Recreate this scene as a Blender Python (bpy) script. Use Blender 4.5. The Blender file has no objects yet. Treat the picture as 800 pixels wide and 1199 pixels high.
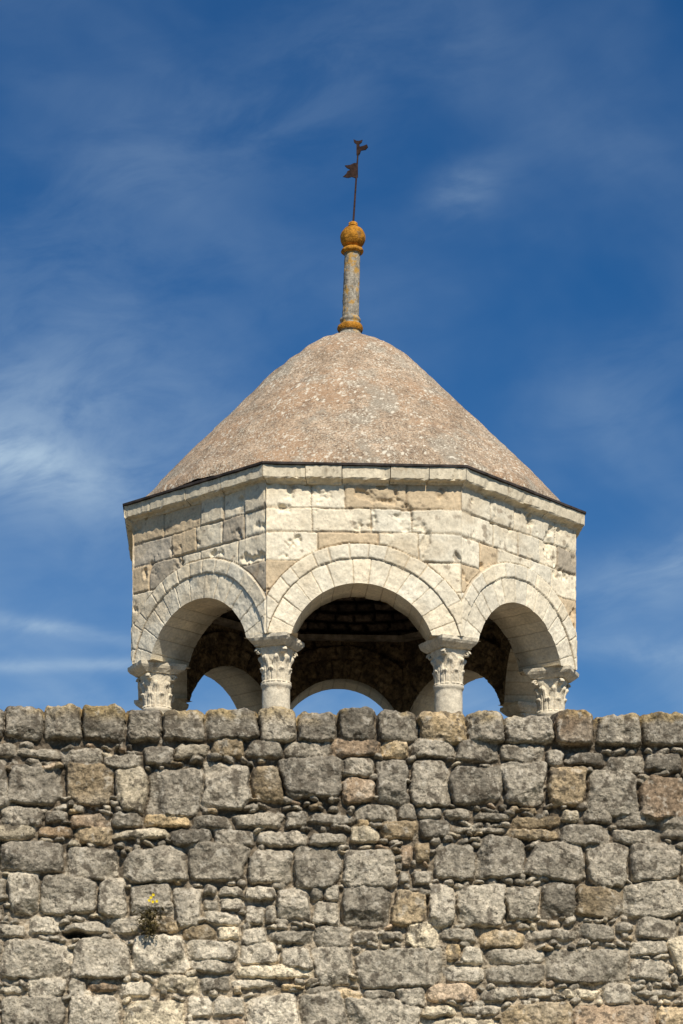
import bpy, math, random
import numpy as np
from mathutils import Vector
random.seed(7); rng=np.random.RandomState(11)
S=bpy.context.scene
S.view_settings.view_transform='Standard'; S.view_settings.look='None'; S.view_settings.exposure=0

# ---------------- numpy noise ----------------
def h2(i,j,s=0):
    n=(i.astype(np.int64)*374761393+j.astype(np.int64)*668265263+int(s)*974634777)&0xffffffff
    n=((n^(n>>13))*1274126177)&0xffffffff
    n=n^(n>>16)
    return (n&0xffffff)/float(0x1000000)
def vn(x,y,s=0):
    xi=np.floor(x);yi=np.floor(y);fx=x-xi;fy=y-yi
    fx=fx*fx*(3-2*fx);fy=fy*fy*(3-2*fy)
    xi=xi.astype(np.int64);yi=yi.astype(np.int64)
    a=h2(xi,yi,s);b=h2(xi+1,yi,s);c=h2(xi,yi+1,s);d=h2(xi+1,yi+1,s)
    return (a+(b-a)*fx)*(1-fy)+(c+(d-c)*fx)*fy
def fbm(x,y,s=0,o=4):
    r=0;a=.5;t=0
    for k in range(o):
        r=r+a*(vn(x,y,s+k*17)*2-1);t+=a;a*=.5;x=x*2.03+3.1;y=y*2.03+7.7
    return r/t
def sst(a,b,x):
    t=np.clip((x-a)/(b-a),0,1);return t*t*(3-2*t)

# ---------------- mesh helpers ----------------
def mesh_np(name,V,F,col=None,smooth=True,mat=None,parent=None):
    V=np.asarray(V,dtype=np.float32);F=np.asarray(F,dtype=np.int32)
    me=bpy.data.meshes.new(name)
    me.vertices.add(len(V));me.vertices.foreach_set('co',V.ravel())
    me.loops.add(F.size);me.loops.foreach_set('vertex_index',F.ravel())
    me.polygons.add(len(F));k=F.shape[1]
    me.polygons.foreach_set('loop_start',np.arange(0,F.size,k,dtype=np.int32))
    me.polygons.foreach_set('loop_total',np.full(len(F),k,dtype=np.int32))
    me.polygons.foreach_set('use_smooth',np.full(len(F),smooth))
    me.update(calc_edges=True)
    if col is not None:
        at=me.color_attributes.new('col','FLOAT_COLOR','POINT')
        c=np.ones((len(V),4),dtype=np.float32);c[:,:3]=col
        at.data.foreach_set('color',c.ravel())
    ob=bpy.data.objects.new(name,me);S.collection.objects.link(ob)
    if mat:me.materials.append(mat)
    if parent:ob.parent=parent
    return ob
def grid_faces(n,m,off=0,closed=False):
    i=np.arange(n if closed else n-1)[:,None];j=np.arange(m-1)[None,:]
    i2=(i+1)%n
    return (np.stack([i*m+j,i2*m+j,i2*m+j+1,i*m+j+1],-1).reshape(-1,4)+off)
def poly(name,V,F,mat=None,parent=None,smooth=False,bevel=0):
    me=bpy.data.meshes.new(name);me.from_pydata(V,[],F);me.update()
    if smooth:
        for p in me.polygons:p.use_smooth=True
    ob=bpy.data.objects.new(name,me);S.collection.objects.link(ob)
    if mat:me.materials.append(mat)
    if parent:ob.parent=parent
    if bevel:
        b=ob.modifiers.new('b','BEVEL');b.width=bevel;b.segments=2
    return ob
def empty(name):
    e=bpy.data.objects.new(name,None);S.collection.objects.link(e);return e

# ---------------- node helpers ----------------
class NT:
    def __init__(s,nt):s.nt=nt;s.n=nt.nodes;s.l=nt.links
    def new(s,t,**k):
        x=s.n.new(t)
        for a,b in k.items():setattr(x,a,b)
        return x
    def put(s,sock,v):
        if isinstance(v,bpy.types.NodeSocket):s.l.new(v,sock)
        else:
            try:sock.default_value=v
            except Exception:sock.default_value=tuple(v)+(1,)
    def m(s,op,a,b=0,c=0,clamp=False):
        x=s.new('ShaderNodeMath',operation=op,use_clamp=clamp)
        s.put(x.inputs[0],a);s.put(x.inputs[1],b);s.put(x.inputs[2],c);return x.outputs[0]
    def mix(s,f,a,b,bt='MIX'):
        x=s.new('ShaderNodeMix',data_type='RGBA',blend_type=bt)
        s.put(x.inputs[0],f);s.put(x.inputs[6],a);s.put(x.inputs[7],b);return x.outputs[2]
    def noise(s,vec,scale,detail=5,rough=.6,dist=0):
        x=s.new('ShaderNodeTexNoise');s.put(x.inputs['Vector'],vec)
        x.inputs['Scale'].default_value=scale;x.inputs['Detail'].default_value=detail
        x.inputs['Roughness'].default_value=rough;x.inputs['Distortion'].default_value=dist
        return x.outputs[0]
    def vor(s,vec,scale,feature='F1'):
        x=s.new('ShaderNodeTexVoronoi',feature=feature);s.put(x.inputs['Vector'],vec)
        x.inputs['Scale'].default_value=scale;return x.outputs['Distance']
    def rng(s,v,a,b,c=0,d=1):
        x=s.new('ShaderNodeMapRange',interpolation_type='SMOOTHSTEP');s.put(x.inputs[0],v)
        for i,q in zip((1,2,3,4),(a,b,c,d)):x.inputs[i].default_value=q
        return x.outputs[0]
    def comb(s,x,y,z):
        c=s.new('ShaderNodeCombineXYZ');s.put(c.inputs[0],x);s.put(c.inputs[1],y);s.put(c.inputs[2],z);return c.outputs[0]

def mat(name,base='col',var=[],patches=[],dots=None,bump=[],rough=.9,extra=None):
    M=bpy.data.materials.new(name);M.use_nodes=True;T=NT(M.node_tree)
    B=T.n['Principled BSDF'];B.inputs['Roughness'].default_value=rough
    B.inputs['Specular IOR Level'].default_value=.12
    P=T.new('ShaderNodeTexCoord').outputs['Object']
    if base=='col':
        a=T.new('ShaderNodeVertexColor');a.layer_name='col';c=a.outputs[0]
    else:
        a=T.new('ShaderNodeRGB');a.outputs[0].default_value=tuple(base)+(1,);c=a.outputs[0]
    for (sc,lo,hi) in var:
        v=T.rng(T.noise(P,sc,3,.65),.3,.7,lo,hi)
        c=T.mix(1.0,c,T.comb(v,v,v),'MULTIPLY')
    for (sc,lo,hi,co,st) in patches:
        f=T.rng(T.noise(P,sc,5,.62),lo,hi,0,st)
        c=T.mix(f,c,co)
    if dots:
        for (sc,th,co,msc,lo,hi,st) in dots:
            P2=T.new('ShaderNodeVectorMath',operation='ADD')
            wn=T.noise(P,sc*2.2,2,.6)
            w=T.m('MULTIPLY',T.m('SUBTRACT',wn,.5),.9/sc)
            T.put(P2.inputs[0],P);T.put(P2.inputs[1],T.comb(w,w,w))
            f=T.rng(T.vor(P2.outputs[0],sc),th,th*.6,0,1)
            f=T.m('MULTIPLY',f,T.rng(T.noise(P,msc,4,.7),lo,hi,0,st))
            c=T.mix(f,c,co)
    if extra:c=extra(T,P,c)
    T.l.new(c,B.inputs['Base Color'])
    prev=None
    for (sc,st,di) in bump:
        b=T.new('ShaderNodeBump');b.inputs['Strength'].default_value=st;b.inputs['Distance'].default_value=di
        if sc<0:h=T.rng(T.vor(P,-sc,'DISTANCE_TO_EDGE'),0,.12)
        else:h=T.noise(P,sc,4,.65)
        T.l.new(h,b.inputs['Height'])
        if prev:T.l.new(prev,b.inputs['Normal'])
        prev=b.outputs[0]
    if prev:T.l.new(prev,B.inputs['Normal'])
    return M

M_wall=mat('rubble_stone','col',var=[(7,.8,1.22),(34,.62,1.32),(110,.82,1.15)],
  patches=[(13,.54,.61,(.095,.076,.054),.75),(17,.56,.64,(.52,.465,.37),.5),(44,.6,.66,(.06,.05,.038),.7)],
  bump=[(20,.6,.035),(65,.45,.014)],rough=.95)
M_ash=mat('limestone_ashlar','col',var=[(5,.9,1.08),(40,.88,1.1)],
  patches=[(3.2,.60,.74,(.56,.44,.28),.4),(14,.64,.74,(.34,.26,.17),.5),(32,.64,.71,(.26,.195,.13),.5)],
  bump=[(22,.4,.015),(110,.4,.005)],rough=.9)
M_col=mat('column_limestone',(.74,.645,.48),var=[(12,.78,1.08),(60,.82,1.1)],
  patches=[(14,.56,.68,(.34,.26,.17),.55)],bump=[(30,.5,.012),(130,.4,.004)])
M_corn=mat('cornice_limestone',(.76,.655,.47),var=[(4,.78,1.06),(30,.82,1.1)],
  patches=[(7,.57,.67,(.38,.29,.18),.6),(20,.6,.68,(.19,.145,.10),.55)],bump=[(25,.5,.012),(110,.4,.004)])
M_int=mat('dark_vault_rubble','col',var=[(5,.6,1.4),(25,.6,1.4)],bump=[(20,.8,.03)])  # dark brown rubble of the inner vault, tone varied by noise
M_intw=mat('interior_stone','col',var=[(5,.55,1.35),(25,.5,1.45)],
  patches=[(6,.5,.60,(.05,.04,.030),.65)],bump=[(14,.9,.05),(60,.5,.01)])
M_roof=mat('weathered_mortar_roof',(.39,.285,.190),var=[(1.6,.82,1.14),(7,.76,1.2),(50,.58,1.38),(150,.7,1.3)],
  patches=[(1.1,.47,.60,(.41,.25,.14),.6),(2.3,.52,.62,(.32,.285,.22),.6),(5,.56,.64,(.20,.145,.10),.5),(26,.57,.64,(.12,.085,.058),.65),(34,.58,.64,(.64,.57,.44),.6)],
  dots=[(15,.33,(.72,.65,.51),2.2,.46,.59,.9),(33,.37,(.70,.62,.48),3.1,.44,.56,.85),(60,.37,(.64,.57,.44),1.7,.40,.55,.7),(9,.20,(.42,.26,.13),2,.5,.65,.5)],
  bump=[(6,.3,.05),(45,.6,.018),(140,.5,.007)])
M_fin=mat('lichen_stone_shaft',(.32,.28,.215),var=[(20,.6,1.3),(60,.7,1.2)],
  patches=[(11,.5,.6,(.47,.26,.05),.85),(17,.58,.66,(.50,.46,.37),.6)],bump=[(40,.6,.01)])
M_ball=mat('orange_lichen_stone',(.50,.22,.028),var=[(12,.55,1.25),(60,.65,1.2)],
  patches=[(13,.56,.66,(.2,.13,.07),.7)],bump=[(30,.8,.02)])
M_rust=mat('rusted_iron',(.030,.016,.012),var=[(30,.6,1.5)],bump=[(60,.4,.005)],rough=.8)
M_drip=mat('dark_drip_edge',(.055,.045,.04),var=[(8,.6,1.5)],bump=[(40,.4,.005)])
M_ground=mat('dry_grass_ground',(.14,.13,.08),var=[(.3,.7,1.3),(6,.7,1.3)],patches=[(.8,.5,.6,(.2,.16,.11),.8)],bump=[(8,.6,.05)])
M_leaf=mat('weed_leaf',(.085,.065,.025),var=[(40,.6,1.5)],rough=.7)
M_flow=mat('weed_flower',(.75,.55,.03))

# ================= LANTERN =================
CX,CY=.086,21.6; ROT=math.radians(3.2)
ZS,ZC,RI=4.865,4.66,.672; ZT=6.262
RW=2.32; AP=RW*math.cos(math.pi/8); HW=RW*math.sin(math.pi/8)
TH=.50; API=AP-TH; HWI=API*math.tan(math.pi/8); ZTI=5.76
cup=empty('octagonal_stone_cupola')
def fr(al):
    return np.array([math.sin(al),-math.cos(al)]),np.array([math.cos(al),math.sin(al)])
CREAM=np.array([.82,.72,.535])
def stone_eval(u,z,seed,hw,inner=False):
    r_=np.random.RandomState(seed*31+5)
    uw=u+.010*fbm(u*7+seed*5,z*7,seed)+.003*fbm(u*50,z*50,seed+3)
    zw=z+.010*fbm(u*7+50,z*7+seed*3,seed+9)+.003*fbm(u*50+9,z*50,seed+4)
    rows=[6.262,6.0+r_.uniform(-.02,.02),5.79+r_.uniform(-.02,.02),5.53,5.27+r_.uniform(-.02,.02),5.05,4.80]
    rows=np.array(rows[::-1]); 
    d=np.full(u.shape,9.);sid=np.zeros(u.shape,int)
    ri=np.clip(np.searchsorted(rows,zw)-1,0,len(rows)-2)
    for k in range(len(rows)-1):
        xs=[-hw]
        while xs[-1]<hw-.62:
            xs.append(xs[-1]+r_.uniform(.2,.56))
        if hw-xs[-1]>.5: xs.append((xs[-1]+hw)/2)
        xs.append(hw);xs=np.array(xs);xi=xs[1:-1]
        m=ri==k
        if not m.any():continue
        ux=uw[m];bi=np.searchsorted(xi,ux)
        dd=np.min(np.abs(ux[:,None]-xi[None,:]),1)
        top=rows[k+1]-zw[m];
        if k==len(rows)-2:top=top*0+9
        bot=zw[m]-rows[k]
        d[m]=np.minimum(dd,np.minimum(top,bot));sid[m]=k*40+bi+1
    R=np.hypot(uw,zw-ZC);A=np.arctan2(zw-ZC,uw)
    ro=RI+.225;ro2=ro+.135
    def ring(n,r0,r1,base):
        nonlocal d,sid
        ed=np.linspace(0,math.pi,n+1)+r_.uniform(-.035,.035,n+1)
        m=(R<r1)&(R>=r0)
        bi=np.searchsorted(ed,A[m]);da=np.min(np.abs(A[m][:,None]-ed[None,:]),1)*R[m]
        e1=R[m]-r0 if r0>RI+.05 else np.full(da.shape,9.)
        d[m]=np.minimum(da,np.minimum(e1,r1-R[m]));sid[m]=base+bi
    mo=R>=ro2
    d=np.where(mo,np.minimum(d,R-ro2),d)
    ring(17,ro,ro2,1000);ring(15,0.0,ro,2000)
    q=sid
    hv=h2(q,q*0+seed,1);hv2=h2(q,q*0+seed,2);hv3=h2(q,q*0+seed,3)
    rg=(q>=1000)
    e=.5+.5*fbm(u*4,z*4,seed+40)
    jw=.006+.014*np.clip(e-.42,0,1)*2+.005*hv3
    jw=np.where(rg,jw*.75,jw)
    prof=sst(0,1,np.clip(d/jw,0,1))
    h=-np.where(rg,.011,.018)*(1-prof)-.016*hv*(~rg)-.004*hv*rg
    h=h+.007*fbm(u*18,z*18,seed+60)-.032*sst(.25,.58,fbm(u*7+3,z*7,seed+70))*(~rg)
    h=h+np.where((R>ro)&(R<ro2),.014,0)
    col=CREAM[None,:]*(.90+.17*hv[:,None])
    tan=np.array([.63,.50,.33]);grey=np.array([.50,.43,.325])
    dk=((hv2>.86)&(~rg))[:,None]
    col=np.where(dk,tan*(.88+.2*hv[:,None]),col)
    sidef=.76 if seed in(10,) else .94
    gr=((hv3>sidef)&(~rg))[:,None]
    col=np.where(gr,grey*(.8+.3*hv[:,None]),col)
    col=col*(1+.05*(hv2[:,None]-.5)*np.array([1,0,-1.5]))
    jc=np.array([.38,.29,.19])*(.6+.6*e[:,None])
    f=(1-sst(.15,.9,d/jw))[:,None]*np.where(rg,.55,.8)[:,None]
    col=col*(1-f)+jc*f
    st=sst(.12,.5,fbm(u*2.2+9,z*3,seed+80,5))[:,None]*.45
    st=np.maximum(st,(sst(5.98,6.25,z+.18*fbm(u*3,z*3,seed+81))*.45)[:,None])
    col=col*(1-st)+np.array([.56,.44,.28])*st
    pit=sst(.38,.55,fbm(u*13,z*16,seed+90,4))[:,None]*.65*(~rg)[:,None]
    col=col*(1-pit)+np.array([.28,.21,.14])*pit
    return h,col
def uwarp(u,hw,uo):return u+uo*(1-(u/hw)**2)
def panel(al,seed,ap,hw,zt,nth,nt,inner=False,uo=0):
    n,t=fr(al)
    th=np.linspace(0,math.pi,nth)
    ca=math.atan2(zt-ZS,hw)
    for c in (ca,math.pi-ca):
        th[np.argmin(abs(th-c))]=c
    q=ZS-ZC
    si=-q*np.sin(th)+np.sqrt(q*q*np.sin(th)**2-q*q+RI*RI)
    with np.errstate(divide='ignore'):
        so=np.minimum(hw/np.maximum(abs(np.cos(th)),1e-6),(zt-ZS)/np.maximum(np.sin(th),1e-6))
    tt=np.linspace(0,1,nt)
    s=si[:,None]+(so-si)[:,None]*tt[None,:]
    u=(s*np.cos(th)[:,None]).ravel();z=(ZS+s*np.sin(th)[:,None]).ravel()
    h,col=stone_eval(u,z,seed,HW)
    edge=np.minimum(hw-abs(u),9)
    h=h*sst(-.002,.012,edge)-.006*(1-sst(0,.015,edge))*np.clip(fbm(z*20,z*0+al*9,5)+.3,0,1)
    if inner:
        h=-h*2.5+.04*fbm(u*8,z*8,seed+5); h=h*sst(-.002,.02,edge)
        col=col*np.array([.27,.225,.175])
    uu=uwarp(u,hw,uo)
    P=np.stack([CX+n[0]*(ap+h)+t[0]*uu,CY+n[1]*(ap+h)+t[1]*uu,z],1)
    F=grid_faces(nth,nt)
    return P,F,col,th,si,h
Vs=[];Fs=[];Cs=[];off=0
VI=[];FI=[];CI=[];offi=0
for k in range(8):
    al=ROT+k*math.pi/4
    front=k in(0,1,7)
    uo=-.045 if k==0 else 0
    nth,nt=(420,120) if front else (160,40)
    P,F,C,th,si,h=panel(al,k+3,AP,HW,ZT,nth,nt,False,uo)
    Vs.append(P);Fs.append(F+off);Cs.append(C);off+=len(P)
    n,t=fr(al)
    m=24 if front else 10
    hh=h.reshape(nth,nt)[:,0]
    u0=si*np.cos(th);z0=ZS+si*np.sin(th)
    dd=np.linspace(0,1,m)
    A=np.arctan2(z0-ZC,u0)
    U=np.repeat(u0[:,None],m,1);Z=np.repeat(z0[:,None],m,1)
    D=hh[:,None]+( -TH-hh[:,None])*dd[None,:]
    h2_,C2=stone_eval((U*1.02).ravel(),(ZC+(Z-ZC)*1.02).ravel(),k+3,HW)
    ins=(.6*h2_.reshape(nth,m)+.010*fbm(D*9,np.repeat(A[:,None],m,1)*6,k))*np.sin(math.pi*np.clip(dd,0,.5))[None,:]
    ins*=np.where((dd<=.001)[None,:],0,1)
    g=1-ins/RI
    U=U*g;Z=ZC+(Z-ZC)*g
    Z=np.maximum(Z,ZS)
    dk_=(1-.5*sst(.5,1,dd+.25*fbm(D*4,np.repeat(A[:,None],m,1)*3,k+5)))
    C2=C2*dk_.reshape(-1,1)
    w_=dd[None,:]
    UU=uwarp(U,HW,uo)*(1-w_)+uwarp(U,HWI,uo)*w_
    P2=np.stack([CX+n[0]*(AP+D)+t[0]*UU,CY+n[1]*(AP+D)+t[1]*UU,Z],-1).reshape(-1,3)
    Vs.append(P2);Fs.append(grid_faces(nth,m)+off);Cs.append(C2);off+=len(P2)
    for sg in(-1,1):
        a=np.array([[HWI*sg,-TH],[HW*sg,0],[.60*sg,0],[.60*sg,-TH]])
        pp=np.array([[CX+n[0]*(AP+v)+t[0]*uu,CY+n[1]*(AP+v)+t[1]*uu,ZS+.004] for uu,v in a])
        Vs.append(pp);Fs.append(np.array([[0,1,2,3]])+off);Cs.append(np.tile(CREAM*.8,(4,1)));off+=4
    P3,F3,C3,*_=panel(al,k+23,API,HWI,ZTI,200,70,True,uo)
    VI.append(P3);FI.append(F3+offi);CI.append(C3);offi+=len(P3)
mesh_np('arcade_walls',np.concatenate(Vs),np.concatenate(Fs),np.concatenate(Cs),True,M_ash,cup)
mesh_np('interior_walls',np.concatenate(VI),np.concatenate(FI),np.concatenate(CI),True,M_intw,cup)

# inner vault with rubble relief
na,nz=420,150
A=np.linspace(0,2*math.pi,na,endpoint=False);E=np.linspace(0,math.pi/2*.995,nz)
AA,EE=np.meshgrid(A,E,indexing='ij')
rr=1.76;vz=1.25
rowh=.12/1.4
ca_,sa_=np.cos(AA),np.sin(AA)
wv=.3*fbm(ca_*6+EE*3,sa_*6+EE*5,14)
row=np.floor(EE/rowh+wv);cnt=np.maximum(6,np.round(2*math.pi*rr*np.cos(np.minimum(row*rowh,1.5))/.22))
pos=AA/(2*math.pi)*cnt+row*.37+.25*fbm(ca_*12,sa_*12+EE*9,4);fu=pos-np.floor(pos);fv=(EE/rowh+wv)-row
hd=np.minimum(np.minimum(fu,1-fu)*.2,np.minimum(fv,1-fv)*.11)
idn=h2(np.floor(pos),row,8);idm=h2(np.floor(pos),row,9)
hb=(.05+.09*idn)*sst(0,.028,hd)+.03*fbm(ca_*30,sa_*30+EE*25,3)
Rv=rr-hb
V=np.stack([CX+Rv*np.cos(EE)*np.cos(AA),CY+Rv*np.cos(EE)*np.sin(AA),ZTI-.02+(vz-hb)*np.sin(EE)],-1).reshape(-1,3)
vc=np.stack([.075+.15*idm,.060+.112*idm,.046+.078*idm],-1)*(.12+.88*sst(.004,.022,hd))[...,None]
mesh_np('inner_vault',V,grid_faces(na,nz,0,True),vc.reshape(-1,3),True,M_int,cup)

def octring(name,prof,mat_,rot=ROT,parent=cup,joints=False,bevel=0):
    V=[];F=[];n=len(prof)
    for k in range(8):
        a=rot+math.pi/8+k*math.pi/4
        for (R,z) in prof:V.append((CX+R*math.sin(a),CY-R*math.cos(a),z))
    for k in range(8):
        for i in range(n-1):
            F.append((k*n+i,((k+1)%8)*n+i,((k+1)%8)*n+i+1,k*n+i+1))
    return poly(name,V,F,mat_,parent,False,bevel)
M_ledge=mat('ledge_stone',(.32,.265,.195),var=[(9,.5,1.3)],bump=[(25,.6,.02)])
octring('interior_ledge',[(1.80,5.74),(1.68,5.742),(1.67,5.785),(1.80,5.79)],M_ledge)
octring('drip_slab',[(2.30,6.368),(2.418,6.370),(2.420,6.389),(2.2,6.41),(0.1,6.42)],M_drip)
def cornice():
    V=[];F=[]
    r_=random.Random(4)
    prof=[(2.20,6.222),(2.326,6.225),(2.346,6.242),(2.392,6.254),(2.404,6.266),(2.406,6.366),(2.20,6.366)]
    for k in range(8):
        a0=ROT-math.pi/8+k*math.pi/4;a1=a0+math.pi/4
        cuts=[0]
        while cuts[-1]<.72:cuts.append(cuts[-1]+r_.uniform(.16,.36))
        cuts[-1]=1.0 if cuts[-1]>.88 else cuts[-1]
        if cuts[-1]!=1:cuts.append(1.0)
        for c0,c1 in zip(cuts[:-1],cuts[1:]):
            g=.002;b=len(V);dr=r_.uniform(-.014,.003);dz=r_.uniform(-.008,.008)
            ns=10
            for q in range(ns+1):
                f=c0+g+(c1-c0-2*g)*q/ns
                for i,(R,z) in enumerate(prof):
                    R2=R+(dr+r_.uniform(-.006,.004) if 0<i<6 and 0<f and .01<f<.99 else 0)
                    if 2<=i<=4 and r_.random()<.08:R2-=.018
                    z2=z+(dz if i<3 else 0)+(r_.uniform(-.006,.003) if 0<i<5 else 0)
                    p0=(CX+R2*math.sin(a0),CY-R2*math.cos(a0));p1=(CX+R2*math.sin(a1),CY-R2*math.cos(a1))
                    V.append((p0[0]*(1-f)+p1[0]*f,p0[1]*(1-f)+p1[1]*f,z2))
            n=len(prof)
            for q in range(ns):
                for i in range(n-1):F.append((b+q*n+i,b+(q+1)*n+i,b+(q+1)*n+i+1,b+q*n+i+1))
            F.append(tuple(b+i for i in range(n)));F.append(tuple(b+ns*n+i for i in range(n)))
    poly('cornice',V,F,M_corn,cup)
cornice()

# roof
pr=np.array([(2.205,6.40),(2.195,6.46),(2.12,6.56),(1.86,6.84),(1.58,7.14),(1.36,7.365),(1.145,7.576),(.88,7.85),(.63,8.085),(.47,8.215),(.33,8.305),(.18,8.365),(0.01,8.40)])
tt=np.concatenate([[0],np.cumsum(np.hypot(*np.diff(pr,axis=0).T))])
ts=np.linspace(0,tt[-1],150);pr_r=np.interp(ts,tt,pr[:,0]);pr_z=np.interp(ts,tt,pr[:,1])
ker=np.ones(7)/7
pr_r[3:-3]=np.convolve(pr_r,ker,'valid');pr_z[3:-3]=np.convolve(pr_z,ker,'valid')
A=np.linspace(0,2*math.pi,420,endpoint=False)
AA,RR=np.meshgrid(A,pr_r,indexing='ij');_,ZZ=np.meshgrid(A,pr_z,indexing='ij')
X=RR*np.cos(AA);Y=RR*np.sin(AA)
dn=.024*fbm(X*2.2+5,Y*2.2+ZZ,1)+.010*fbm(X*12+5,Y*12+ZZ*3,2)
sc=1+dn/np.maximum(RR,.3)
V=np.stack([CX+X*sc,CY+Y*sc,ZZ+dn*.7],-1).reshape(-1,3)
mesh_np('domed_roof',V,grid_faces(420,150,0,True),None,True,M_roof,cup)

def lathe(name,prof,mat_,x,y,parent,seg=48,tilt=0,z0=0,amp=.0):
    pr=np.array(prof);t=np.concatenate([[0],np.cumsum(np.hypot(*np.diff(pr,axis=0).T)+1e-6)])
    tn=np.linspace(0,t[-1],90);r=np.interp(tn,t,pr[:,0]);z=np.interp(tn,t,pr[:,1])
    A=np.linspace(0,2*math.pi,seg,endpoint=False)
    AA,R=np.meshgrid(A,r,indexing='ij');_,Z=np.meshgrid(A,z,indexing='ij')
    ramp=np.minimum(1,np.minimum(AA,2*math.pi-AA)/.5)
    R=R+amp*fbm(AA*4,Z*16,3)*np.minimum(1,R/.03)*ramp
    V=np.stack([x+R*np.cos(AA)+tilt*(Z-z0),y+R*np.sin(AA),Z],-1).reshape(-1,3)
    return mesh_np(name,V,grid_faces(seg,90,0,True),None,True,mat_,parent)
TL=.028
lathe('finial_shaft',[(.13,8.33),(.13,8.40),(.112,8.42),(.10,8.44),(.118,8.46),(.122,8.48),(.115,8.50),(.094,8.52),(.094,8.535),(.104,8.55),(.102,8.57),(.080,8.585),(.084,8.60),(.079,9.2),(.082,9.23),(.09,9.24)],M_fin,CX,CY,cup,tilt=TL,z0=8.4,amp=.008)
lathe('finial_base_lichen',[(.120,8.445),(.127,8.46),(.129,8.478),(.122,8.50),(.112,8.508)],M_ball,CX,CY,cup,tilt=TL,z0=8.4,amp=.006)
ball=[(.088,9.225),(.108,9.237),(.112,9.252),(.104,9.268),(.096,9.275)]
for i in range(1,16):
    a=-math.pi/2*.72+i/16*math.pi*.86
    ball.append((.128*math.cos(a),9.385+.118*math.sin(a)))
ball+=[(.05,9.502),(.042,9.515),(.045,9.53),(.03,9.545),(.0,9.55)]
lathe('finial_ball',ball,M_ball,CX,CY,cup,tilt=TL,z0=8.4,amp=.010)

vane=empty('weather_vane')
bx=CX+TL*1.14
def tube(name,p,q,r0,r1,mat_,parent,seg=10):
    p=Vector(p);q=Vector(q);d=(q-p).normalized();a=d.orthogonal().normalized();b=d.cross(a)
    V=[];F=[]
    for (c,r) in((p,r0),(q,r1)):
        for i in range(seg):
            w=2*math.pi*i/seg;V.append(c+a*r*math.cos(w)+b*r*math.sin(w))
    for i in range(seg):F.append((i,(i+1)%seg,seg+(i+1)%seg,seg+i))
    F.append(tuple(range(seg)));F.append(tuple(range(seg,2*seg)))
    return poly(name,V,F,mat_,parent,True)
tube('rod',(bx,CY,9.53),(bx+.05,CY,10.28),.0105,.008,M_rust,vane)
def plate(name,pts,yaw,ox,th=.006,bev=0):
    n=len(pts);V=[]
    for s in(-th,th):
        for (x,z) in pts:V.append((ox+x*math.cos(yaw)-s*math.sin(yaw),CY+x*math.sin(yaw)+s*math.cos(yaw),z))
    F=[tuple(range(n)),tuple(range(2*n-1,n-1,-1))]+[(i,(i+1)%n,n+(i+1)%n,n+i) for i in range(n)]
    return poly(name,V,F,M_rust,vane)
ox=bx+.037
plate('pennant',[(.01,10.14),(-.03,10.135),(-.075,10.11),(-.125,10.10),(-.105,10.08),(-.065,10.065),(-.1,10.045),(-.11,10.02),(-.145,9.985),(-.09,9.98),(-.05,9.995),(-.01,9.985),(.01,9.995)],math.radians(14),ox)
plate('top_cross',[(-.016,10.22),(.016,10.22),(.016,10.33),(.038,10.345),(.046,10.372),(.015,10.362),(-.015,10.362),(-.045,10.377),(-.038,10.345),(-.016,10.33)],0,bx+.048)
plate('top_flag',[(0,10.225),(.02,10.23),(.03,10.26),(.08,10.26),(.105,10.285),(.095,10.312),(.06,10.304),(.03,10.30),(0,10.305)],math.radians(-18),bx+.048)

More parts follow.
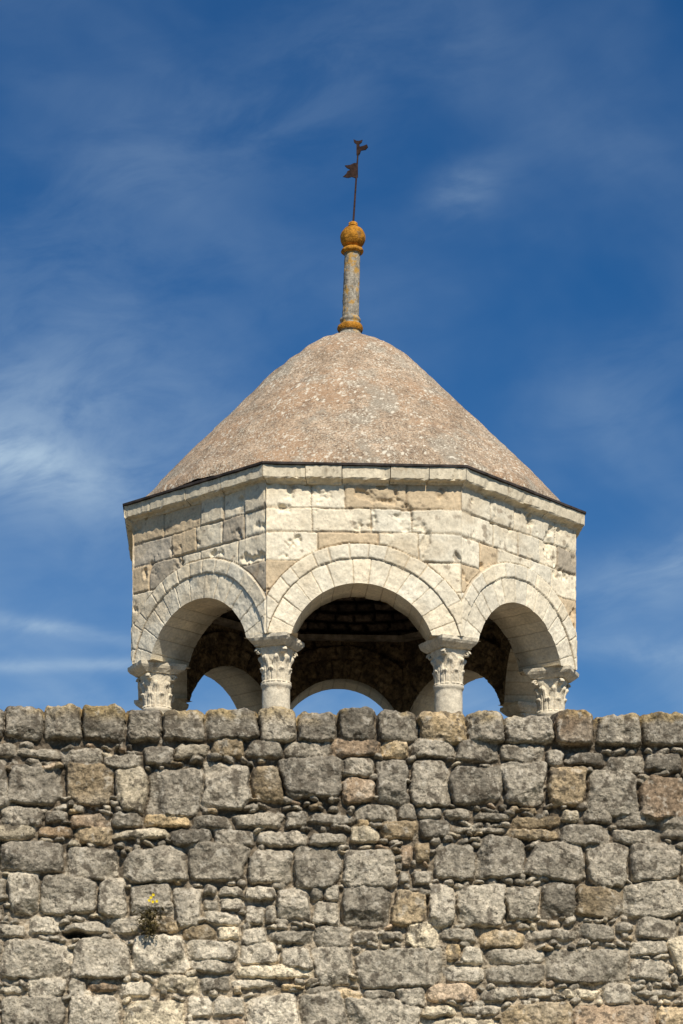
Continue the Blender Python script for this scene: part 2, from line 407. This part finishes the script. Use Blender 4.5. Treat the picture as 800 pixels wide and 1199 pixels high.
def column(k):
    a=ROT+math.pi/8+k*math.pi/4
    RC=2.07
    x0=CX+RC*math.sin(a);y0=CY-RC*math.cos(a)
    def W(t,r,z):
        return (x0+t*math.cos(a)+r*math.sin(a),y0+t*math.sin(a)-r*math.cos(a),z)
    par=cup
    V=[];F=[];pf=[(.195,.235,4.868),(.193,.232,4.838),(.180,.215,4.815),(.155,.175,4.785),(.150,.165,4.776)]
    ns=12
    for (wt,wr,z) in pf:
        for s in range(4):
            c=[(-1,-1),(1,-1),(1,1),(-1,1)];p=c[s];q=c[(s+1)%4]
            for i in range(ns):
                f=i/ns;jx=random.uniform(-.005,.003)-(.008*random.random() if i==0 else 0)
                tx=(p[0]*(1-f)+q[0]*f);ty=(p[1]*(1-f)+q[1]*f)
                V.append(W(tx*(wt+jx),ty*(wr+jx),z))
    N=4*ns
    for r in range(len(pf)-1):
        for i in range(N):F.append((r*N+i,r*N+(i+1)%N,(r+1)*N+(i+1)%N,(r+1)*N+i))
    F.append(tuple(range(N)));F.append(tuple(range((len(pf)-1)*N,len(pf)*N)))
    poly('impost',V,F,M_col,par)
    na,nz=180,90
    A=np.linspace(0,2*math.pi,na,endpoint=False);T=np.linspace(0,1,nz)
    AA,TT=np.meshgrid(A,T,indexing='ij')
    z=4.455+TT*.325
    rc=.114+.022*TT**2
    sq=1/np.maximum(np.abs(np.cos(AA)),np.abs(np.sin(AA)))
    w=sst(.6,1,TT)
    R=rc*(1-w)+w*rc*np.minimum(sq,1.22)
    def leaf(n,ph,z0,z1,amp,kurl):
        m=((AA-ph)*n/(2*math.pi));f=np.abs(m-np.round(m))*2
        t=np.clip((TT-z0)/(z1-z0),0,1)
        wid=.82*np.sqrt(np.clip(1-t**3,0,1))
        ins=np.clip((wid-f)/.10,0,1)
        on=(TT>=z0)&(TT<=z1)
        return on*ins*(amp*(.5+.5*t)+kurl*np.exp(-((t-.86)/.12)**2)*np.clip(1-f*1.3,0,1)-.008*(f<.09)+.004*np.cos(f*26))
    R=R+np.maximum(leaf(8,0,0,.45,.018,.020),leaf(8,math.pi/8,.05,.78,.016,.028))
    cor=np.exp(-(((AA-math.pi/4)%(math.pi/2)+math.pi/4)%(math.pi/2)-math.pi/4)**2/.03)
    R=R+cor*.012*np.exp(-((TT-.86)/.09)**2)
    R=R+.014*np.exp(-((TT-.02)/.03)**2)+.006*fbm(np.sin(AA)*6,TT*9+np.cos(AA)*3,k)
    X=R*np.cos(AA)*1.0;Yr=R*np.sin(AA)*1.05
    V=np.stack([x0+X*math.cos(a)+Yr*math.sin(a),y0+X*math.sin(a)-Yr*math.cos(a),z],-1).reshape(-1,3)
    mesh_np('capital',V,grid_faces(na,nz,0,True),None,True,M_col,par)
    for sx in(-1,1):
        for sy in(-1,1):
            c=Vector(W(sx*.122,sy*.128,4.735))
            V=[];F=[];dirv=Vector((math.cos(a)*sx+math.sin(a)*sy,math.sin(a)*sx-math.cos(a)*sy,0)).normalized()
            side=Vector((-dirv.y,dirv.x,0));nt=30
            for i in range(nt):
                f=i/(nt-1);th_=f*2.6*math.pi;rad=.030*(1-f*.8)
                cc=c+dirv*rad*math.cos(th_)+Vector((0,0,1))*rad*math.sin(th_)
                o=(dirv*math.cos(th_)+Vector((0,0,1))*math.sin(th_))
                for j in range(8):
                    g=2*math.pi*j/8;V.append(cc+o*.010*math.cos(g)+side*.024*math.sin(g))
            for i in range(nt-1):
                for j in range(8):F.append((i*8+j,i*8+(j+1)%8,(i+1)*8+(j+1)%8,(i+1)*8+j))
            poly('scroll',V,F,M_col,par,True)
    lathe('shaft',[(.19,3.3),(.19,3.4),(.165,3.42),(.18,3.46),(.165,3.5),(.145,3.52),(.15,3.56),(.133,3.6),(.131,4.0),(.127,4.41),(.139,4.425),(.143,4.44),(.139,4.455),(.12,4.465)],M_col,x0,y0,par,amp=.005)
for k in range(8):column(k)

# ================= BATHHOUSE below =================
bath=empty('stone_bathhouse')
def box(name,x0,x1,y0,y1,z0,z1,m,par,bevel=.02):
    V=[(x0,y0,z0),(x1,y0,z0),(x1,y1,z0),(x0,y1,z0),(x0,y0,z1),(x1,y0,z1),(x1,y1,z1),(x0,y1,z1)]
    F=[(0,1,5,4),(1,2,6,5),(2,3,7,6),(3,0,4,7),(4,5,6,7),(3,2,1,0)]
    return poly(name,V,F,m,par,False,bevel)
M_drum=mat('drum_stone',(.20,.165,.125),var=[(6,.7,1.2)],bump=[(20,.5,.02)])
M_floor=mat('dark_vault_floor',(.05,.04,.03),var=[(6,.7,1.2)],bump=[(20,.5,.02)])
box('walls',-5,5.2,17.6,27,-1.6,2.9,M_drum,bath)
box('roof_terrace',-5.15,5.35,17.45,27.15,2.902,3.0,M_drum,bath)
octring('drum',[(2.45,2.99),(2.45,3.26),(2.5,3.28),(2.5,3.31),(1.55,3.315),(1.5,3.0)],M_drum,parent=bath)
box('vault_floor',CX-1.3,CX+1.3,CY-1.3,CY+1.3,3.004,3.05,M_floor,bath)

# ================= RUBBLE WALL =================
wall_top=2.795
YAW=math.radians(3.2)
st=[]
caps=[]
r_=random.Random(57)
def sst_s(a,b,x):
    t=min(1,max(0,(x-a)/(b-a)));return t*t*(3-2*t)
def wave(cx,cz):
    return (.028*math.sin(cx*1.7+cz*3)+.016*math.sin(cx*4.1+cz*9))*sst_s(2.66,2.5,cz)
def add(x0,x1,z0,z1,kind,p=None,g=.005):
    a=(x1-x0)/2-g;b=(z1-z0)/2-g
    if a<.012 or b<.016:return
    cx=(x0+x1)/2;cz=(z0+z1)/2
    if kind!='cap':cz+=wave(cx,cz)
    j=.0 if kind=='cap' else 1
    st.append((cx+j*r_.uniform(-.005,.005),cz+j*r_.uniform(-.006,.006),a*r_.uniform(.96,1.06),b*(1.03 if kind=='cap' else r_.uniform(.95,1.08)),r_.uniform(-.07,.07)*(.2 if kind=='cap' else 1),p or r_.uniform(3.6,7.5),kind))
rows=[(2.594,2.795,.20,.34,0,'cap'),(2.475,2.594,.12,.30,.03,'s'),(2.185,2.475,.19,.38,.10,'b'),(2.085,2.185,.12,.32,.0,'s'),(1.985,2.085,.12,.34,.0,'s'),
 (1.745,1.985,.20,.42,.16,'b'),(1.50,1.745,.18,.40,.20,'b'),(1.385,1.50,.12,.34,.03,'s'),(1.145,1.385,.20,.56,.24,'b'),(1.045,1.145,.12,.32,.0,'s'),(.80,1.045,.26,.52,.10,'b'),(.7,.80,.1,.25,.1,'s')]
z=.7
while z>-1.55:
    h=r_.uniform(.14,.28);rows.append((z-h,z,.15,.38,.2,'b'));z-=h
for (z0,z1,w0,w1,sp,kind) in rows:
    x=-7.2
    while x<7.2:
        w=r_.uniform(w0,w1)
        if kind!='cap' and r_.random()<sp:
            n=r_.choice([2,2,2,3]) if kind=='b' else 2
            cs=sorted([0]+[ (i+r_.uniform(-.2,.2))/n for i in range(1,n)]+[1])
            for c0,c1 in zip(cs[:-1],cs[1:]):
                if r_.random()<.55 and w>.16:
                    m=x+w*r_.uniform(.35,.65)
                    add(x,m,z0+c0*(z1-z0),z0+c1*(z1-z0),'s');add(m,x+w,z0+c0*(z1-z0),z0+c1*(z1-z0),'s')
                else:add(x,x+w,z0+c0*(z1-z0),z0+c1*(z1-z0),'s')
        else:
            dz0=r_.uniform(-.022,.028) if kind!='cap' else 0;dz1=r_.uniform(-.028,.022) if kind!='cap' else 0
            add(x,x+w,z0+dz0,z1+dz1,kind,r_.uniform(6,12) if kind!='s' else None)
            if kind=='cap':caps.append((x,x+w,r_.uniform(-.018,.016)))
        x+=w
gx=np.concatenate([np.arange(-7,-2.35,.035),np.arange(-2.35,2.35,.0050),np.arange(2.35,7.03,.035)])
gz=np.concatenate([np.arange(-1.6,.8,.035),np.arange(.8,wall_top+.001,.0050)]);gz[-1]=wall_top
X,Z=np.meshgrid(gx,gz,indexing='ij')
damp=np.clip((wall_top-Z)/.05,0,1)
Xw=X+.020*fbm(X*6,Z*6,1,2)+.010*fbm(X*30,Z*30,2,3)
Zw=Z+(.018*fbm(X*6+40,Z*6,3,2)+.010*fbm(X*30+9,Z*30,4,3))*damp
D=np.full(X.shape,-.03);ID=np.full(X.shape,-1,int)
def ev(i,s):
    cx,cz,a,b,rot,p,kind=s
    i0,i1=np.searchsorted(gx,[cx-a*1.25-.08,cx+a*1.25+.08]);j0,j1=np.searchsorted(gz,[cz-b*1.3-.08,cz+b*1.3+.08])
    if i0>=i1 or j0>=j1:return
    dx=Xw[i0:i1,j0:j1]-cx;dz=Zw[i0:i1,j0:j1]-cz
    c,sn=math.cos(rot),math.sin(rot);ex=(c*dx+sn*dz)/a;ez=(-sn*dx+c*dz)/b
    k1=((i*7919)%100/100-.5)*.28;k2=((i*104729)%100/100-.5)*.20
    if kind!='cap': ex,ez=ex*(1+k1*ez),ez*(1+k2*ex)
    f=(np.abs(ex)**p+np.abs(ez)**p)**(1/p)
    if kind in('b','s'):
        g=(i*31)%4;sx=1 if g&1 else -1;sz=1 if g&2 else -1
        f=np.maximum(f,(sx*ex*.58+sz*ez*.58)+.09*((i*17)%10/10))
    d=(1-f)*min(a,b)
    sub=D[i0:i1,j0:j1];m=d>sub
    sub[m]=d[m];ID[i0:i1,j0:j1][m]=i
for i,s in enumerate(st):ev(i,s)
cand=np.argwhere((D<-.006)&(Z<2.57)&(Z>.8)&(np.abs(X)<2.4))
rng.shuffle(cand)
n0=len(st)
for (i,j) in cand[:9000]:
    if D[i,j]>-.006:continue
    s=(X[i,j],Z[i,j],rng.uniform(.018,.05),rng.uniform(.012,.024),rng.uniform(-.5,.5),rng.uniform(2.4,4),'c')
    st.append(s);ev(len(st)-1,s)
    if len(st)-n0>350:break
idc=np.maximum(ID,0)
ar=np.array([(s[0],s[1],s[2],s[3]) for s in st]);ccx=ar[:,0][idc];ccz=ar[:,1][idc];sa=ar[:,2][idc];sb=ar[:,3][idc]
hv=h2(idc,idc*0,5);hv2=h2(idc,idc*0,6);hv3=h2(idc,idc*0,7);hv4=h2(idc,idc*0,8)
big=np.array([1. if s[6] in('b','cap') else .8 for s in st])[idc]
ins=D>0
body=(1-np.exp(-np.maximum(D,0)/.0045))
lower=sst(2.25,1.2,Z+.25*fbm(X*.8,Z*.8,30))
base=(.055+.030*hv)*big
PL=base+(hv2-.5)*.20*(X-ccx)+(hv3-.5)*.26*(Z-ccz)
Xf=X+.016*fbm(X*18,Z*18,71,4);Zf=Z+.016*fbm(X*18+7,Z*18,72,4)
for q in range(5):
    an=h2(idc,idc*0,20+q)*2*math.pi;sl=.20+.65*h2(idc,idc*0,30+q);of=.25+.70*h2(idc,idc*0,40+q)
    ext=np.abs(np.cos(an))*sa+np.abs(np.sin(an))*sb
    dist=(Xf-ccx)*np.cos(an)+(Zf-ccz)*np.sin(an)-ext*of
    PL=np.minimum(PL,base-sl*dist)
PL=np.maximum(PL,base*.35)
H=body*(PL+.008*big*fbm(X*16,Z*16+idc*1.3,12,5)+.020*np.minimum(0,fbm(X*11,Z*11+idc,18,4)+.05)+.009*np.minimum(0,fbm(X*40,Z*40,28,3)+.05))
H+=.0032*fbm(X*90,Z*90,13,2)
H+=np.where(ins,0,-.004+.018*fbm(X*14,Z*14,15)+np.maximum(D,-.02)*.4+.014*lower)
H+=.025*fbm(X*.8,Z*.8,19)
hx=X+1.60+.03*fbm(X*12,Z*12,91);hz=Z-1.42+.02*fbm(X*12,Z*12,92)
hole=np.exp(-((hx/.075)**2+(hz/.020)**2)**2);H-=.13*hole
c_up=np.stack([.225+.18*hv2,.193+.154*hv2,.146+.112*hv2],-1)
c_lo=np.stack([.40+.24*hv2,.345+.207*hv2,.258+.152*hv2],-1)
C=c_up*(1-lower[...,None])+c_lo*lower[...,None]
C=np.where((hv3>.90)[...,None],C*np.array([1.14,1.0,.80]),C)
C=np.where((hv3<.05)[...,None],C*np.array([1.04,.87,.74]),C)
C=np.where((hv4>.88)[...,None],C*np.array([1.35,1.31,1.2]),C)
C=np.where((hv4<.20)[...,None],C*.64,C)
crust=sst(-.05,.4,fbm(X*5,Z*5,61,5))*body
C=C*(1-.35*crust[...,None])+np.array([.43,.375,.285])*(.35*crust[...,None])
mort_shade=np.stack([.14+.24*lower,.11+.20*lower,.076+.14*lower],-1)*(1+.4*fbm(X*30,Z*30,33))[...,None]  # mortar colour, darkened in the upper courses as painted shadow between stones
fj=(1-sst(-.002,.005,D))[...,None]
C=C*(1-fj)+mort_shade*fj
C=C*(1-.8*hole[...,None])
lich=sst(wall_top-.10,wall_top-.01,Z+.05*fbm(X*6,Z*6,35))*sst(.05,.4,fbm(X*5,Z*9,36)+.25*sst(.5,-1.8,X))
C=C*(1-lich[...,None]*.6)+np.array([.42,.29,.11])*lich[...,None]*.6
zt=np.full(gx.shape,wall_top)
for (x0,x1,o) in caps:
    m=(gx>=x0)&(gx<x1);dd=np.minimum(gx[m]-x0,x1-gx[m])
    zt[m]=wall_top+o-.035*np.exp(-dd/.013)
zt+=.022*fbm(gx*5,gx*0+3,41)+.016*fbm(gx*22,gx*0+5,42)
zb=2.60
Zn=np.where(Z>zb,zb+(Z-zb)*((zt[:,None]-zb)/(wall_top-zb)),Z)
n,m=X.shape
front=np.stack([X,-H,Zn],-1)
ys=np.linspace(0,1,40)[1:]
tx=np.repeat(gx[:,None],39,1);ty=-H[:,-1][:,None]*(1-ys)+.55*ys
tz=zt[:,None]+.035*np.sqrt(np.clip(ys*4,0,1))*sst(0,.4,ys)[None,:]*.6+.014*fbm(tx*9,ty*9,44)*np.minimum(1,ys*8)[None,:]
top=np.stack([tx,ty,tz],-1)
bz=np.array([1.5,0,-1.6]);back=np.stack([np.repeat(gx[:,None],3,1),np.full((n,3),.6),np.repeat(bz[None],n,0)],-1)
G=np.concatenate([front,top,back],1);mm=G.shape[1]
ct=np.broadcast_to(C[:,-1:,:],(n,39,3))*(1+.3*fbm(tx*12,ty*12,50))[...,None]
CC=np.concatenate([C,ct,np.full((n,3,3),.16)],1)
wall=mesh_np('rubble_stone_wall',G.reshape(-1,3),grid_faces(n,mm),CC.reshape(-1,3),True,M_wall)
wall.location=(0,13,0);wall.rotation_euler=(0,0,YAW)

weed=empty('wall_weed')
V=[];F=[];VF=[];FF=[];wr=random.Random(3)
def wl(x,z,o):
    c,s=math.cos(YAW),math.sin(YAW);return Vector((x*c+o*s,13+x*s-o*c,z))
for i in range(260):
    o=wl(-1.16+wr.gauss(0,.035),1.49+wr.uniform(-.08,.07),.07+wr.uniform(0,.05))
    d=Vector((wr.uniform(-1,1),wr.uniform(-.9,.1),wr.uniform(-.6,1))).normalized()
    s=d.cross(Vector((wr.uniform(-1,1),wr.uniform(-1,1),wr.uniform(-1,1)))).normalized()
    L=wr.uniform(.015,.05);w=L*wr.uniform(.08,.2);b=len(V)
    V+=[o,o+d*L*.5+s*w,o+d*L,o+d*L*.5-s*w];F.append((b,b+1,b+2,b+3))
poly('leaves',V,F,M_leaf,weed)
for i in range(5):
    e=wl(-1.13+wr.gauss(0,.02),1.635+wr.uniform(-.03,.02),.13)
    tube('stem',wl(-1.16,1.50,.06),e,.0012,.0008,M_leaf,weed,5)
    for j in range(6):
        a=j/6*2*math.pi;b=len(VF);d=Vector((math.cos(a),-.3,math.sin(a)));s=Vector((-math.sin(a),0,math.cos(a)))
        VF+=[e,e+d*.006+s*.004,e+d*.011,e+d*.006-s*.004];FF.append((b,b+1,b+2,b+3))
poly('flowers',VF,FF,M_flow,weed)

poly('ground',[(-3000,-3000,-1.6),(3000,-3000,-1.6),(3000,3000,-1.6),(-3000,3000,-1.6)],[(0,1,2,3)],M_ground)

# ================= LIGHT =================
el=math.radians(46);azr=math.radians(20)
sd=Vector((math.sin(azr)*math.cos(el),-math.cos(azr)*math.cos(el),math.sin(el)))
L=bpy.data.lights.new('sun','SUN');L.energy=5.0;L.angle=math.radians(.5);L.color=(1,.93,.82)
lo=bpy.data.objects.new('sun',L);S.collection.objects.link(lo);lo.rotation_euler=(-sd).to_track_quat('-Z','Y').to_euler()
W=bpy.data.worlds.new('World');S.world=W;W.use_nodes=True;T=NT(W.node_tree)
bg=T.n['Background'];bg.inputs[1].default_value=.072
sky=T.new('ShaderNodeTexSky',sky_type='NISHITA');sky.sun_disc=False;sky.sun_elevation=el;sky.sun_rotation=math.pi-azr
sky.air_density=1.0;sky.dust_density=.4;sky.ozone_density=3.0
dv=T.new('ShaderNodeTexCoord').outputs['Generated']
sp=T.new('ShaderNodeSeparateXYZ');T.l.new(dv,sp.inputs[0])
az=T.m('ARCTAN2',sp.outputs[0],sp.outputs[1]);ev_=T.m('ARCSINE',sp.outputs[2])
c=T.mix(1,sky.outputs[0],(.21,.67,1.08),'MULTIPLY')
def blob(a0,e0,sa,se,slope=0):
    da=T.m('SUBTRACT',az,a0);de=T.m('SUBTRACT',T.m('SUBTRACT',ev_,e0),T.m('MULTIPLY',da,slope))
    q=T.m('ADD',T.m('POWER',T.m('ABSOLUTE',T.m('DIVIDE',da,sa)),2),T.m('POWER',T.m('ABSOLUTE',T.m('DIVIDE',de,se)),2))
    return T.m('EXPONENT',T.m('MULTIPLY',q,-1))
v1=T.comb(T.m('MULTIPLY',az,7),T.m('ADD',T.m('MULTIPLY',ev_,12),T.m('MULTIPLY',az,3)),0)
v2=T.comb(T.m('MULTIPLY',az,18),T.m('SUBTRACT',T.m('MULTIPLY',ev_,42),T.m('MULTIPLY',az,8)),3.3)
n1=T.noise(v1,1.0,4,.5,.3);n2=T.noise(v2,1.0,6,.6,.4)
soft=T.m('MULTIPLY',T.rng(n1,.35,.75),T.rng(n2,.2,.8,.55,1))
low=T.rng(ev_,.40,.16,0,1)
f=T.m('ADD',T.m('MULTIPLY',soft,T.m('ADD',.15,T.m('MULTIPLY',low,.28))),T.m('MULTIPLY',low,.09))
tex=T.rng(n2,.25,.68,.2,1)
for (a0,e0,sa,se,sl,amp) in [(-.160,.318,.050,.014,-.2,.6),(-.14,.325,.08,.035,-.1,.32),(.058,.428,.018,.011,.25,.24),(-.14,.2465,.05,.0035,-.12,.5),(-.12,.230,.06,.0028,.05,.45),
      (.155,.272,.045,.014,.2,.38),(-.03,.46,.10,.035,.45,.12),(-.13,.38,.09,.05,0,.10),(.13,.35,.05,.02,.3,.10),(.14,.235,.05,.006,-.1,.3),(-.06,.21,.2,.01,0,.2)]:
    f=T.m('ADD',f,T.m('MULTIPLY',T.m('MULTIPLY',blob(a0,e0,sa,se,sl),tex),amp))
f=T.m('MINIMUM',f,.9)
c=T.mix(f,c,(6.2,8.2,10.2,1))
T.l.new(c,bg.inputs[0])

cam=bpy.data.cameras.new('camera');co=bpy.data.objects.new('camera',cam);S.collection.objects.link(co)
co.location=(0,0,0);co.rotation_euler=(math.pi/2,0,0)
cam.sensor_fit='VERTICAL';cam.sensor_height=24;cam.lens=2516/1199*24;cam.shift_y=(1372-599.5)/1199
cam.clip_end=8000;cam.clip_start=.05
S.camera=co
